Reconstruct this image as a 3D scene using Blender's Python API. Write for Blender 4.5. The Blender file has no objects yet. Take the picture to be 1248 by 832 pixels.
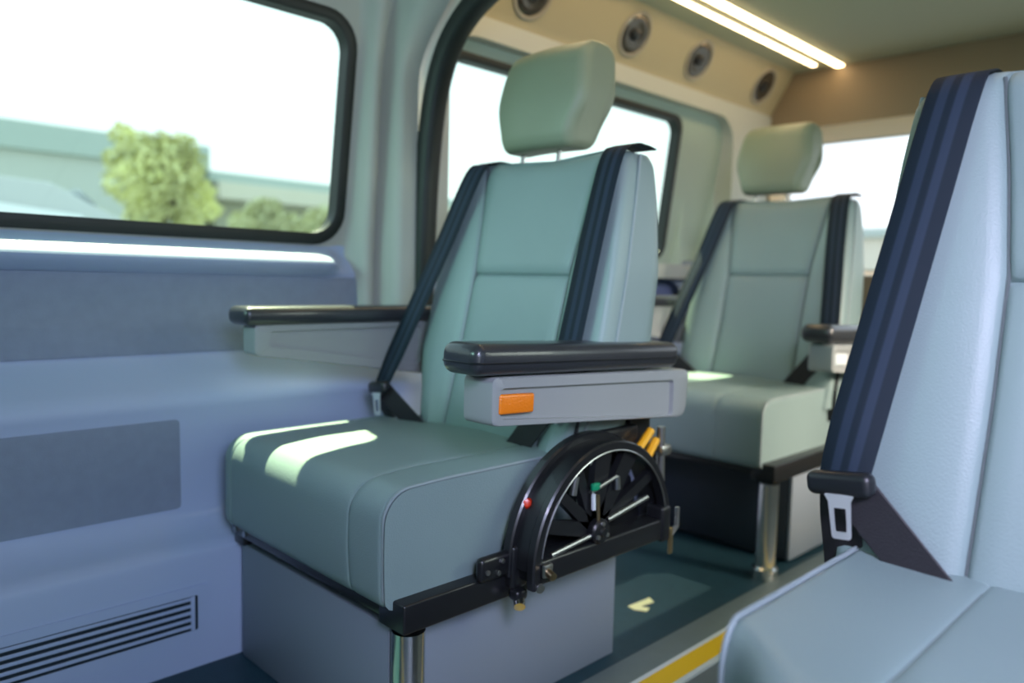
import bpy, bmesh, math, random
from mathutils import Vector, Matrix
random.seed(7)
C = bpy.context.scene.collection
PI = math.pi

# ------------------------------------------------------------------ materials
def mat(name, col, rough=.5, metal=0.0, bump=0.0, bscale=200.0, var=0.0, vscale=6.0, spec=.5, coat=0.0):
    m = bpy.data.materials.new(name); m.use_nodes = True
    nt = m.node_tree; b = nt.nodes['Principled BSDF']
    b.inputs['Base Color'].default_value = (*col, 1)
    b.inputs['Roughness'].default_value = rough
    b.inputs['Metallic'].default_value = metal
    b.inputs['Specular IOR Level'].default_value = spec
    b.inputs['Coat Weight'].default_value = coat
    tc = nt.nodes.new('ShaderNodeTexCoord')
    if var > 0:
        n = nt.nodes.new('ShaderNodeTexNoise'); n.inputs['Scale'].default_value = vscale; n.inputs['Detail'].default_value = 3
        nt.links.new(tc.outputs['Object'], n.inputs['Vector'])
        r = nt.nodes.new('ShaderNodeValToRGB')
        r.color_ramp.elements[0].position = .3; r.color_ramp.elements[1].position = .7
        r.color_ramp.elements[0].color = (*[c*(1-var) for c in col], 1)
        r.color_ramp.elements[1].color = (*[min(1, c*(1+var)) for c in col], 1)
        nt.links.new(n.outputs['Fac'], r.inputs['Fac']); nt.links.new(r.outputs['Color'], b.inputs['Base Color'])
    if bump > 0:
        n2 = nt.nodes.new('ShaderNodeTexNoise'); n2.inputs['Scale'].default_value = bscale; n2.inputs['Detail'].default_value = 2
        nt.links.new(tc.outputs['Object'], n2.inputs['Vector'])
        bp = nt.nodes.new('ShaderNodeBump'); bp.inputs['Strength'].default_value = bump; bp.inputs['Distance'].default_value = .002
        nt.links.new(n2.outputs['Fac'], bp.inputs['Height']); nt.links.new(bp.outputs['Normal'], b.inputs['Normal'])
    return m

def mat_emit(name, col, s):
    m = bpy.data.materials.new(name); m.use_nodes = True
    nt = m.node_tree; nt.nodes.remove(nt.nodes['Principled BSDF'])
    e = nt.nodes.new('ShaderNodeEmission'); e.inputs['Color'].default_value = (*col, 1); e.inputs['Strength'].default_value = s
    nt.links.new(e.outputs[0], nt.nodes['Material Output'].inputs['Surface'])
    return m

def mat_glass(name, tint):
    m = bpy.data.materials.new(name); m.use_nodes = True
    nt = m.node_tree; nt.nodes.remove(nt.nodes['Principled BSDF'])
    t = nt.nodes.new('ShaderNodeBsdfTransparent'); t.inputs['Color'].default_value = (*tint, 1)
    g = nt.nodes.new('ShaderNodeBsdfGlossy'); g.inputs['Roughness'].default_value = .02
    lw = nt.nodes.new('ShaderNodeLayerWeight'); pw = nt.nodes.new('ShaderNodeMath'); pw.operation = 'POWER'; pw.inputs[1].default_value = 4
    nt.links.new(lw.outputs['Facing'], pw.inputs[0])
    f = nt.nodes.new('ShaderNodeMath'); f.operation = 'MULTIPLY_ADD'; f.inputs[1].default_value = .5; f.inputs[2].default_value = .03
    nt.links.new(pw.outputs[0], f.inputs[0])
    mx = nt.nodes.new('ShaderNodeMixShader')
    nt.links.new(f.outputs[0], mx.inputs[0]); nt.links.new(t.outputs[0], mx.inputs[1]); nt.links.new(g.outputs[0], mx.inputs[2])
    nt.links.new(mx.outputs[0], nt.nodes['Material Output'].inputs['Surface'])
    return m

def mat_belt(name):
    m = mat(name, (.02, .03, .045), .6, spec=.25)
    nt = m.node_tree; b = nt.nodes['Principled BSDF']
    uv = nt.nodes.new('ShaderNodeUVMap'); uv.uv_map = 'UVMap'
    sx = nt.nodes.new('ShaderNodeSeparateXYZ'); nt.links.new(uv.outputs[0], sx.inputs[0])
    r = nt.nodes.new('ShaderNodeValToRGB'); cr = r.color_ramp; cr.interpolation = 'LINEAR'
    dk = (.007, .015, .026, 1); lt = (.020, .034, .060, 1)
    cr.elements[0].position = 0; cr.elements[0].color = dk
    cr.elements[1].position = 1; cr.elements[1].color = dk
    for p, c in ((.24, dk), (.28, lt), (.42, lt), (.46, dk), (.57, dk), (.61, lt), (.75, lt), (.79, dk)):
        e = cr.elements.new(p); e.color = c
    nt.links.new(sx.outputs[0], r.inputs['Fac']); nt.links.new(r.outputs['Color'], b.inputs['Base Color'])
    w = nt.nodes.new('ShaderNodeTexWave'); w.inputs['Scale'].default_value = 130
    w.bands_direction = 'Y'
    nt.links.new(uv.outputs[0], w.inputs['Vector'])
    bp = nt.nodes.new('ShaderNodeBump'); bp.inputs['Strength'].default_value = .25; bp.inputs['Distance'].default_value = .001
    nt.links.new(w.outputs['Fac'], bp.inputs['Height']); nt.links.new(bp.outputs['Normal'], b.inputs['Normal'])
    return m

M = dict(
    vinyl=mat('seat_vinyl', (.230, .315, .315), .42, bump=.25, bscale=420, var=.03, vscale=5),
    warmvinyl=mat('headrest_warmlit', (.25, .29, .205), .42, bump=.25, bscale=420, var=.03, vscale=5),  # seat vinyl tinted olive to stand in for warm LED light
    seam=mat('seam_thread', (.10, .125, .13), .7),
    piping=mat('piping', (.27, .33, .345), .5),
    plastic=mat('grey_plastic', (.31, .33, .335), .42, bump=.12, bscale=600),
    plastic_dark=mat('black_plastic', (.012, .014, .017), .38),
    pad=mat('black_armrest_vinyl', (.030, .033, .040), .3, bump=.15, bscale=350, coat=.25),
    black_metal=mat('black_metal', (.010, .011, .013), .35, metal=.0, coat=.2),
    chrome=mat('chrome', (.72, .72, .70), .22, metal=1),
    steel=mat('brushed_steel', (.55, .56, .57), .35, metal=1),
    satin=mat('satin_metal', (.80, .82, .84), .5, metal=.75),
    brass=mat('brass', (.55, .42, .25), .3, metal=1),
    amber=mat('amber_lens', (.95, .24, .012), .18, coat=.6, bump=.6, bscale=260),
    red=mat('red_lens', (.75, .04, .012), .25),
    yellow=mat('yellow_strap', (.85, .42, .01), .5),
    green=mat('green_tag', (.0, .25, .12), .5),
    belt=mat_belt('belt_webbing'),
    webbing=mat('plain_webbing', (.018, .017, .021), .6, bump=.3, bscale=500),
    wall=mat('wall_plastic', (.42, .505, .71), .55, bump=.06, bscale=300),
    insert=mat('insert_carpet', (.255, .305, .41), .85, bump=.5, bscale=700, var=.04, vscale=40),
    recess=mat('recess_greenlit', (.38, .47, .40), .55, bump=.05, bscale=300),  # lining plastic turned greener to imitate light from the side window
    upper=mat('upper_plastic', (.48, .495, .45), .55, bump=.05, bscale=300),
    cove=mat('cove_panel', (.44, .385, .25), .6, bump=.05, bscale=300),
    ceil=mat('ceiling_vinyl', (.42, .43, .31), .7, bump=.1, bscale=200),
    header=mat('rear_header', (.24, .18, .115), .6),
    gasket=mat('black_rubber', (.010, .014, .013), .5),
    reveal=mat('reveal_warmlit', (.80, .62, .42), .6),  # raised warm base colour stands in for the glow on the reveal
    floor=mat('dark_floor', (.012, .044, .062), .5, bump=.3, bscale=500, var=.12, vscale=30),
    floor2=mat('grey_floor', (.12, .15, .17), .55, var=.06, vscale=20),
    nosing=mat('grey_nosing', (.13, .17, .175), .5, var=.05, vscale=20),
    white=mat('white_line', (.62, .68, .72), .5),
    yline=mat('yellow_line', (.80, .50, .005), .5),
    arrow=mat('pale_yellow_sticker', (.78, .76, .42), .5),
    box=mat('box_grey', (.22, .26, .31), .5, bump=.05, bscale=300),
    dark=mat('base_shade', (.020, .030, .042), .6),  # near-black colour for the shade under the far seat; also the added screen
    cavity=mat('dark_cavity', (.010, .02, .03), .8),
    led=mat_emit('led', (1.0, .72, .40), 11.0),
    bezel=mat('vent_bezel', (.34, .31, .25), .35),
    vent=mat('vent_dish', (.12, .11, .095), .2, metal=.7),
    glass=mat_glass('tinted_glass', (.76, .95, .86)),
    windscreen=mat_glass('green_windscreen', (.50, .85, .70)),
    glass_rear=mat_glass('rear_glass', (.93, .97, .99)),
    ground=mat('concrete_ground', (.50, .48, .42), .9, var=.1, vscale=.3),
    bld=mat('mint_wall', (.57, .61, .55), .9),
    bld_band=mat('mint_band', (.48, .56, .51), .9),
    shed=mat('shed_wall', (.40, .40, .30), .9),
    fascia=mat('cream_fascia', (.72, .68, .55), .8),
    leaf=mat('leaf', (.76, .76, .36), .7, var=.35, vscale=2),
    bush=mat('bush', (.62, .62, .36), .8, var=.25, vscale=1.5),
    bark=mat('bark', (.10, .07, .04), .9),
    car=mat('car_paint', (.60, .62, .60), .25, coat=.6),
    glarepane=mat('car_glass_glare', (.92, .94, .94), .15, coat=1),  # near-white base paints the sun glare on the car's glass
    tyre=mat('tyre', (.02, .02, .02), .8),
)

# ------------------------------------------------------------------ helpers
def empty(name, loc=(0, 0, 0), rz=0, label=None, cat=None, group=None):
    o = bpy.data.objects.new(name, None); C.objects.link(o)
    o.location = loc; o.rotation_euler = (0, 0, rz); o.empty_display_size = .05
    if label: o['label'] = label
    if cat: o['category'] = cat
    if group: o['group'] = group
    return o

def obj(name, bm, m, parent=None, sharp=40):
    if bm.faces: bmesh.ops.recalc_face_normals(bm, faces=bm.faces[:])
    me = bpy.data.meshes.new(name); bm.to_mesh(me); bm.free()
    for p in me.polygons: p.use_smooth = True
    me.set_sharp_from_angle(angle=math.radians(sharp))
    for mm in (m if isinstance(m, (list, tuple)) else [m]): me.materials.append(mm)
    o = bpy.data.objects.new(name, me); C.objects.link(o)
    if parent: o.parent = parent
    return o

def tag(o, label, cat, group=None):
    o['label'] = label; o['category'] = cat
    if group: o['group'] = group
    return o

def struct(o, label=None):
    o['kind'] = 'structure'
    if label: o['label'] = label
    return o

def grid(bm, rows, closed_u=False, closed_v=False):
    V = [[bm.verts.new(p) for p in r] for r in rows]
    nu, nv = len(V), len(V[0])
    for i in range(nu if closed_u else nu-1):
        for j in range(nv if closed_v else nv-1):
            a, b, c, d = V[i][j], V[(i+1) % nu][j], V[(i+1) % nu][(j+1) % nv], V[i][(j+1) % nv]
            bm.faces.new((a, b, c, d))
    return V

def rbox(bm, lo, hi, r=.005, seg=3, M4=None):
    lo, hi = Vector(lo), Vector(hi)
    res = bmesh.ops.create_cube(bm, size=1)
    vs = res['verts']
    for v in vs: v.co = Vector([lo[k]+(v.co[k]+.5)*(hi[k]-lo[k]) for k in range(3)])
    if r > 0:
        es = list({e for v in vs for e in v.link_edges})
        rb = bmesh.ops.bevel(bm, geom=es, offset=r, segments=seg, profile=.5, affect='EDGES', clamp_overlap=True)
        vs = list({v for f in rb['faces'] for v in f.verts} | {v for v in vs if v.is_valid})
        # flood to the connected island
        st = [vs[0]]; seen = {vs[0]}
        while st:
            v = st.pop()
            for e in v.link_edges:
                w = e.other_vert(v)
                if w not in seen: seen.add(w); st.append(w)
        vs = list(seen)
    if M4 is not None:
        for v in vs: v.co = M4 @ v.co
    return vs

def tube(bm, pts, r, seg=10, closed=False, cap=True):
    pts = [Vector(p) for p in pts]; n = len(pts); rows = []
    up = None
    for i, p in enumerate(pts):
        a = pts[i-1] if (i > 0 or closed) else p
        b = pts[(i+1) % n] if (i < n-1 or closed) else p
        t = (b-a).normalized()
        if up is None:
            up = Vector((0, 0, 1)) if abs(t.z) < .9 else Vector((1, 0, 0))
        up = (up - t*up.dot(t)).normalized(); s = t.cross(up)
        rr = r[i] if isinstance(r, (list, tuple)) else r
        rows.append([p + rr*(math.cos(2*PI*k/seg)*up + math.sin(2*PI*k/seg)*s) for k in range(seg)])
    V = grid(bm, rows, closed_u=closed, closed_v=True)
    if cap and not closed:
        bm.faces.new(V[0]); bm.faces.new(V[-1])

def lathe(bm, prof, seg=28, M4=None):
    rows = []
    for k in range(seg):
        a = 2*PI*k/seg
        rows.append([Vector((r*math.cos(a), r*math.sin(a), z)) for r, z in prof])
    if M4 is not None: rows = [[M4 @ p for p in r] for r in rows]
    V = grid(bm, rows, closed_u=True)
    bmesh.ops.remove_doubles(bm, verts=bm.verts[:], dist=1e-6)

def aim(loc, n, up=(0, 0, 1)):
    """matrix that sends local +z to n at loc"""
    q = Vector(n).normalized().to_track_quat('Z', 'Y')
    return Matrix.Translation(loc) @ q.to_matrix().to_4x4()

def rrect(x0, x1, y0, y1, r, n=6):
    """rounded rectangle, counter-clockwise"""
    if not isinstance(r, (list, tuple)): r = (r,)*4
    out = []
    for (cx, cy, a0, rr) in ((x1, y1, 0, r[0]), (x0, y1, 90, r[1]), (x0, y0, 180, r[2]), (x1, y0, 270, r[3])):
        rr = min(rr, (x1-x0)/2-.0005, (y1-y0)/2-.0005)
        ox = cx - rr if cx == x1 else cx + rr
        oy = cy - rr if cy == y1 else cy + rr
        for k in range(n+1):
            a = math.radians(a0 + 90*k/n)
            out.append((ox+rr*math.cos(a), oy+rr*math.sin(a)))
    return out

def rpoly(pts, r, n=4):
    """polygon with rounded corners (r per corner)"""
    out = []; N = len(pts)
    for i in range(N):
        p = Vector(pts[i]); a = Vector(pts[i-1]); b = Vector(pts[(i+1) % N])
        rr = r[i] if isinstance(r, (list, tuple)) else r
        u = (a-p).normalized(); v = (b-p).normalized()
        ang = u.angle(v); d = min(rr/math.tan(ang/2), .45*(a-p).length, .45*(b-p).length)
        s, e = p+u*d, p+v*d
        for k in range(n+1):
            t = k/n
            out.append(tuple((1-t)**2*s + 2*t*(1-t)*p + t*t*e))
    return out

def smooth(t): t = max(0, min(1, t)); return t*t*(3-2*t)
def lerp(a, b, t): return a+(b-a)*t
def interp(tab, x):
    if x <= tab[0][0]: return tab[0][1]
    for (a, va), (b, vb) in zip(tab, tab[1:]):
        if x <= b: return lerp(va, vb, (x-a)/(b-a))
    return tab[-1][1]

def ribbon(pts, wd, width, th=.0022, sub=6):
    """flat strap along pts; wd = width direction (one vector or one per point)"""
    pts = [Vector(p) for p in pts]
    wds = [Vector(w).normalized() for w in wd] if isinstance(wd[0], (list, tuple, Vector)) else [Vector(wd).normalized()]*len(pts)
    # densify with catmull-rom
    P, W = [], []
    n = len(pts)
    for i in range(n-1):
        p0, p1, p2, p3 = pts[max(i-1, 0)], pts[i], pts[i+1], pts[min(i+2, n-1)]
        for k in range(sub):
            t = k/sub
            P.append(.5*((2*p1)+(p2-p0)*t+(2*p0-5*p1+4*p2-p3)*t*t+(3*p1-p0-3*p2+p3)*t**3)); W.append(wds[i].lerp(wds[i+1], t).normalized())
    P.append(pts[-1]); W.append(wds[-1])
    bm = bmesh.new(); uvl = bm.loops.layers.uv.new('UVMap')
    rows = []; L = 0; us = []
    for i, p in enumerate(P):
        t = (P[min(i+1, len(P)-1)]-P[max(i-1, 0)]).normalized()
        w = (W[i]-t*W[i].dot(t)).normalized(); nrm = t.cross(w)
        if i: L += (p-P[i-1]).length
        prof = [(-.5, 0), (-.47, .5), (0, .5), (.47, .5), (.5, 0), (.47, -.5), (0, -.5), (-.47, -.5)]
        rows.append([p+w*(a*width)+nrm*(b*th) for a, b in prof]); us.append(L)
    V = grid(bm, rows, closed_v=True)
    bm.faces.new(V[0]); bm.faces.new(V[-1])
    idx = {}
    ua = [0, .03, .5, .97, 1, .97, .5, .03]
    for i, r in enumerate(V):
        for j, v in enumerate(r): idx[v] = (ua[j], us[i]*10)
    for f in bm.faces:
        for l in f.loops: l[uvl].uv = idx[l.vert]
    return bm

# ------------------------------------------------------------------ seat
def loft_x(stations, rect, zfun=None):
    """loft rounded YZ sections along x. stations: (x, inset, groove); rect: y0,y1,z0,z1, radii (back-top, front-top, front-bottom, back-bottom)"""
    y0, y1, z0, z1, rad = rect
    bm = bmesh.new(); rows = []
    for x, ins, gr in stations:
        d = ins+gr
        # rrect uses (x->y axis, y->z axis)
        sec = []
        base = rrect(y0+d, y1-d, z0+ins, z1-d, [max(.004, q-ins*.6) for q in rad], 7)
        # densify long sides
        N = len(base)
        for i in range(N):
            a, b = Vector(base[i]), Vector(base[(i+1) % N]); n = max(1, int((b-a).length/.03))
            for k in range(n): sec.append(a.lerp(b, k/n))
        rows.append((x, sec))
    rows = [(rows[0][0], [Vector(sum((q for q in rows[0][1]), Vector((0, 0)))/len(rows[0][1])).lerp(q, .9) for q in rows[0][1]])] + rows + [(rows[-1][0], [Vector(sum((q for q in rows[-1][1]), Vector((0, 0)))/len(rows[-1][1])).lerp(q, .9) for q in rows[-1][1]])]
    n = max(len(s) for _, s in rows)
    def resample(sec, n):
        L = [0]
        for i in range(len(sec)): L.append(L[-1]+(sec[(i+1) % len(sec)]-sec[i]).length)
        out = []
        j = 0
        for k in range(n):
            t = L[-1]*k/n
            while L[j+1] < t: j += 1
            out.append(sec[j].lerp(sec[(j+1) % len(sec)], (t-L[j])/max(1e-9, L[j+1]-L[j])))
        return out
    R = []
    for x, s in rows:
        R.append([Vector((x, p.x, p.y)) for p in resample(s, 120)])
    if zfun:
        R = [[zfun(p) for p in r] for r in R]
    V = grid(bm, R, closed_v=True)
    bm.faces.new(V[0]); bm.faces.new(V[-1])
    return bm

ZB = .47  # height of the crease
def back_front(z): return .385 + .247*(z-ZB)
HW_STD = [(.38, .262), (.47, .268), (.62, .268), (.80, .256), (.95, .243), (1.05, .232), (1.2, .23)]
HW_SLIM = [(.38, .212), (.47, .218), (.53, .232), (.62, .262), (.80, .256), (.95, .243), (1.05, .232), (1.2, .23)]
HW_WIDE = [(.38, .272), (.47, .278), (.62, .282), (.80, .276), (.95, .270), (1.05, .264), (1.2, .26)]
HW = HW_STD
def back_hw(z): return interp(HW, z)
def back_sx(z): return interp([(.38, .140), (.65, .136), (.80, .138), (.92, .152), (1.05, .172), (1.2, .173)], z)
def back_rear(z): return interp([(.38, .55), (.47, .57), (.66, .60), (.80, .625), (.95, .630), (1.05, .625), (1.2, .625)], z)
ZT = 1.046

def back_cols(z, mid_groove):
    hw, sx = back_hw(z), back_sx(z)
    half = [(hw, .035), (hw-.0015, .014), (hw-.006, .004), (hw-.016, 0), (hw-.04, -.004), (lerp(sx, hw, .5), -.002), (sx+.022, .004), (sx+.008, .010),
            (sx+.003, .014), (sx, .020), (sx-.003, .014), (sx-.009, .012), (sx-.03, .013), (sx*.6, .018), (sx*.3, .021)]
    out = []
    for x, d in half:
        g = mid_groove if x < sx-.001 else 0
        out.append((-x, d+g))
    out.append((0, .022+mid_groove))
    for x, d in reversed(half):
        g = mid_groove if x < sx-.001 else 0
        out.append((x, d+g))
    return out

def backrest_mesh():
    bm = bmesh.new(); rows = []
    zl = [(.40, 0, 0), (.44, 0, 0), (.48, 0, 0), (.53, 0, 0), (.58, 0, 0), (.63, 0, 0), (.68, 0, 0), (.73, 0, 0), (.765, 0, 0), (.783, 0, .002), (.788, 0, .005), (.791, 0, .010), (.794, 0, .005),
          (.799, 0, .001), (.82, 0, -.001), (.86, 0, 0), (.90, 0, 0), (.94, 0, 0), (.98, 0, 0), (1.005, 0, 0)]
    r = .032
    for k in range(1, 8):
        a = k/7*PI/2
        zl.append((ZT-r+r*math.sin(a), r*(1-math.cos(a)), 0))
    for z, ins, g in zl:
        hw = back_hw(z); yr = back_rear(z); yf = back_front(z)
        ring = []
        for x, d in back_cols(z, g):
            xx = x*(1-ins*.5/hw); ring.append(Vector((xx, yf+d*(1-ins/r*.5)+ins, z)))
        # side and rear
        xs = hw-ins*.5
        side = [(xs, lerp(yf+.035+ins*.6, yr, .35)), (xs, lerp(yf+.035, yr, .7)), (xs-.003, yr-.012-ins*.3), (xs-.014, yr-ins*.4), (xs*.5, yr-ins*.4)]
        ring += [Vector((x, y, z)) for x, y in side] + [Vector((0, yr-ins*.4, z))] + [Vector((-x, y, z)) for x, y in reversed(side)]
        for p in ring:   # the top edge dips in the middle
            wz = smooth((z-.9)/.14)
            p.z -= wz*.016*max(0, 1-(p.x/.19)**2)+wz*.016*smooth((abs(p.x)-.17)/.06)
        rows.append(ring)
    V = grid(bm, rows, closed_v=True)
    # cap the top: pair front and rear points
    bm.faces.new(V[0])
    top = V[-1]; nf = 31
    c = bm.verts.new(sum((v.co for v in top), Vector())/len(top))
    for i in range(len(top)): bm.faces.new((top[i], top[(i+1) % len(top)], c))
    return bm

def seam_lines_back():
    out = []
    for s in (-1, 1):
        bm = bmesh.new(); pts = []; out.append(bm)
        for k in range(40):
            z = lerp(.46, 1.035, k/39)
            pts.append((s*back_sx(z), back_front(z)+.0175, z-smooth((z-.9)/.14)*.016*max(0, 1-(back_sx(z)/.19)**2)))
        tube(bm, pts, .0024, 6)
    pts = [(lerp(-.133, .133, k/14), back_front(.791)+.0275+.009*(1-(abs(k-7)/7)**2), .791) for k in range(15)]
    bm = bmesh.new(); out.append(bm)
    tube(bm, pts, .002, 6)
    return out

def flank_piping(s):
    bm = bmesh.new()
    pts = []
    for k in range(30):
        z = lerp(.47, ZT-.02, k/29); pts.append((s*(back_hw(z)+.0005), back_front(z)+.042, z))
    tube(bm, pts, .0035, 6)
    return bm

CW0 = .375      # cushion reach on the wall side and on the aisle side of the back's centre line
def seat(name, label, cx, y0, mir, armrests, CA=.212, dz=0, mechanism=False, slider=(.202, .395, .585), arm_off=(0, 0, 0), base=None, CW=CW0, round_front=False, cdz=0, xts=.206, hw=HW_STD):
    """mir=1: wall on -x, aisle on +x; mir=-1 mirrored"""
    global HW
    HW = hw
    t = empty(name, (cx, y0, dz), label=label, cat='seat')
    f = lambda x: x*mir
    def fx(bm):
        if mir < 0:
            for v in bm.verts: v.co.x *= -1
            bmesh.ops.reverse_faces(bm, faces=bm.faces[:])
        return bm
    # cushion -------------------------------------------------------------
    st = []
    R = .045
    for k in range(8):
        a = k/7*PI/2; st.append((-CW+R*(1-math.cos(a)) if k else -CW, R*(1-math.sin(a)), 0))
    sl, sr = -CW+.062, .115
    for s in (sl, sr):
        st += [(s-.02, 0, 0), (s-.006, 0, .0004), (s-.002, 0, .0014), (s, 0, .003), (s+.002, 0, .0014), (s+.006, 0, .0004), (s+.02, 0, 0)]
    st += [(x, 0, 0) for x in (-.2, -.12, -.04, .04)]
    st += [(x, 0, 0) for x in (.17, .21, CA-.02, CA-.010)]
    for k in range(1, 6):
        a = k/5*PI/2; st.append((CA-.010+.010*math.sin(a), .010*(1-math.cos(a)), 0))
    st.sort(key=lambda q: q[0])
    def crown(p):
        x = (p.x+.04)/.295
        if p.z > .38:
            w = smooth((p.z-.38)/.06)
            p.z += w*(-.010 if round_front else .010)*(1-min(1, x*x))*smooth((p.y)/.14)
        # the front bulges a little
        if p.y < .10: p.y -= .010*(1-min(1, x*x))*max(0, math.sin((p.z-.27)/.2*PI))
        p.z += cdz*smooth((p.z-.3)/.1)
        if round_front: p.y += .085*smooth((p.x-(CA-.13))/.13)**1.5*max(0, 1-p.y/.2)
        return p
    bm = loft_x(st, (0, .46, .275, .458, [.03, .048, .018, .02]), crown)
    cu = obj('cushion', fx(bm), M['vinyl'], t, 50)
    bm = bmesh.new()     # welt along the edge of the aisle side panel
    prof = rrect(0+.004, .455, .279, .457, [.03, .045, .018, .02], 8)
    seq = prof[9:27]      # front-top corner, front, front-bottom
    pts = [(CA-.001, lerp(.44, .07, k/8), .4575) for k in range(8)] + [(CA-.001, y, z) for y, z in seq]
    pts = [tuple(crown(Vector(p))) for p in pts]
    tube(bm, pts, .0031, 8); obj('piping', fx(bm), M['piping'], cu)
    for s in (sl, sr):
        bm = bmesh.new(); pts = []
        seq2 = rrect(.0035, .455, .280, .4545, [.03, .047, .018, .02], 8)[9:27]
        full = [(lerp(.37, .07, k/10), .4545) for k in range(10)] + seq2
        for y, z in full:
            p = crown(Vector((s, y, z))); pts.append((p.x, p.y, p.z))
        tube(bm, pts, .0012, 5)
        obj('stitch_line', fx(bm), M['seam'], cu)
    # backrest -------------------------------------------------------------
    b = obj('backrest', fx(backrest_mesh()), M['vinyl'], t, 50)
    for q in seam_lines_back(): obj('seam_line', fx(q), M['seam'], b)
    for s in (-1, 1): obj('piping', fx(flank_piping(s)), M['piping'], b)
    # headrest --------------------------------------------------------------
    hs = []
    W = .132; R = .026; HO = -.062*mir
    for k in range(9):
        a = k/8*PI/2; hs.append((-W+R*(1-math.cos(a)), R*(1-math.sin(a))*.9, 0))
    hs += [(-.04, 0, 0), (0, 0, 0), (.04, 0, 0)]
    for k in range(8, -1, -1):
        a = k/8*PI/2; hs.append((W-R*(1-math.cos(a)), R*(1-math.sin(a))*.9, 0))
    def hd(p):
        h = (p.z-1.085)/.21; p.y += .018
        p.y += .2*(p.z-1.1)                                    # lean
        if p.y-.2*(p.z-1.1) < .60: p.y -= .012*math.sin(max(0, min(1, h))*PI)   # padded front
        p.x *= 1-.10*smooth((h-.45)/.55)-.20*smooth((.45-h)/.45)  # narrows upwards
        p.y += .16*(p.x**2)/.134                               # wraps a little
        p.x += HO
        return p
    hx = lambda bm: bm
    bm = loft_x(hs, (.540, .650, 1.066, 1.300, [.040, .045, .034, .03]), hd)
    h = obj('headrest', bm, M['warmvinyl'], t, 60)
    for s in (-1, 1):
        bm = bmesh.new(); tube(bm, [(HO+s*.055, .590, 1.0), (HO+s*.055, .600, 1.06), (HO+s*.055, .612, 1.11)], .0055, 10); obj('headrest_post', bm, M['chrome'], h)
    # belts ------------------------------------------------------------------
    for s in (-1, 1):
        if s < 0: xb, yb, zb = -.300, .345, .535
        else: xb, yb, zb = slider
        xt = .182 if s < 0 else xts
        pts = [(s*(xt-.004), .622, 1.044), (s*(xt-.002), .590, 1.047), (s*xt, .550, 1.044), (s*(xt+.002), .510, 1.015)]
        p0 = Vector((s*(xt+.002), .505, 1.0)); p1 = Vector((xb, yb, zb))
        for k in (.3, .6, .85): q_ = p0.lerp(p1, k); pts.append((q_.x, q_.y-(.006 if s > 0 else 0), q_.z))
        pts.append(tuple(p1))
        wd = [(1, 0, 0)]*3 + [(1, -.05*s, 0)]*(len(pts)-4) + [(1, .18*s, 0.1*s)]
        bt = obj('shoulder_belt', fx(ribbon(pts, wd, .060, .003)), M['belt'], t)
        bm = bmesh.new()      # slider
        rot = Matrix.Translation((xb, yb-.006, zb-.004)) @ Matrix.Rotation(.16*s, 4, 'Y') @ Matrix.Rotation(.15*s, 4, 'Z')
        rbox(bm, (-.040, -.011, -.014), (.040, .011, .014), .0095, 4, rot)
        sl_ = obj('belt_slider', fx(bm), M['plastic_dark'], bt)
        bm = bmesh.new()      # tongue with a window
        rot2 = Matrix.Translation((xb-.002*s, yb-.014, zb-.015)) @ Matrix.Rotation(.12*s, 4, 'Y') @ Matrix.Scale(.82, 4)
        outer = rpoly([(-.013, -.062), (.013, -.062), (.0155, -.010), (.021, 0), (-.021, 0), (-.0155, -.010)], [.005, .005, .004, .002, .002, .004])
        inner = rpoly([(-.0078, -.052), (.0078, -.052), (.0085, -.036), (.0085, -.019), (-.0085, -.019), (-.0085, -.036)], [.002]*6)
        rows = []
        for poly, y in ((inner, -.0012), (outer, -.0012), (outer, .0012), (inner, .0012)):
            rows.append([rot2 @ Vector((x, y, z)) for x, z in poly])
        grid(bm, rows, closed_u=True, closed_v=True)
        obj('belt_tongue', fx(bm), M['satin'], bt, 30)
        # lap strap to the crease, tail to the floor anchor
        sgn = s
        L0 = Vector((xb-sgn*.006, yb-.002, zb-.004)); L1 = Vector((xb-sgn*.112, .376, .440))
        lap = [tuple(L0.lerp(L1, k)) for k in (0, .33, .66, 1)]
        obj('lap_belt', fx(ribbon(lap, [(.62, 0, -.78*sgn)]*4, .052, .003)), M['webbing'], t)
        tail = [(xb+sgn*.004, yb+.004, zb-.006), (xb+sgn*.006, yb+.014, zb-.05), (xb+sgn*.012, .385, .44), (xb+sgn*.012, .39, .34)]
        if s > 0: tail[2] = (xb+.006, .40, .44); tail[3] = (xb+.006, .41, .36)
        obj('anchor_strap', fx(ribbon(tail, (1, .1*sgn, 0), .05, .003)), M['webbing'], t)
    # frame ------------------------------------------------------------------
    bm = bmesh.new()
    rbox(bm, (-CW+.03, .015, .256), (CA-.02, .045, .276), .003, 2)
    rbox(bm, (-CW+.03, .38, .235), (CA-.03, .42, .276), .003, 2)
    rbox(bm, (-CW+.03, .02, .235), (-CW+.07, .42, .276), .003, 2)
    rbox(bm, (CA-.030, .014, .244), (CA+.036, .50, .291), .004, 3)
    fr = obj('seat_frame', fx(bm), M['black_metal'], t)
    bm = bmesh.new()
    for x in (-CW+.09, -CW+.05):
        bm = bmesh.new(); lathe(bm, [(0, .004), (.006, .003), (.006, 0)], 10, aim((x, .0145, .267), (0, -1, 0)))
        obj('bolt', fx(bm), M['steel'], fr)
    if True:
        bm = bmesh.new(); lathe(bm, [(0, -dz), (.034, -dz), (.034, .006), (.0265, .012), (.0265, .236), (0, .236)], 24, Matrix.Translation((CA+.006, .046, 0)))
        obj('leg', fx(bm), M['chrome'], t)
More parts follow.
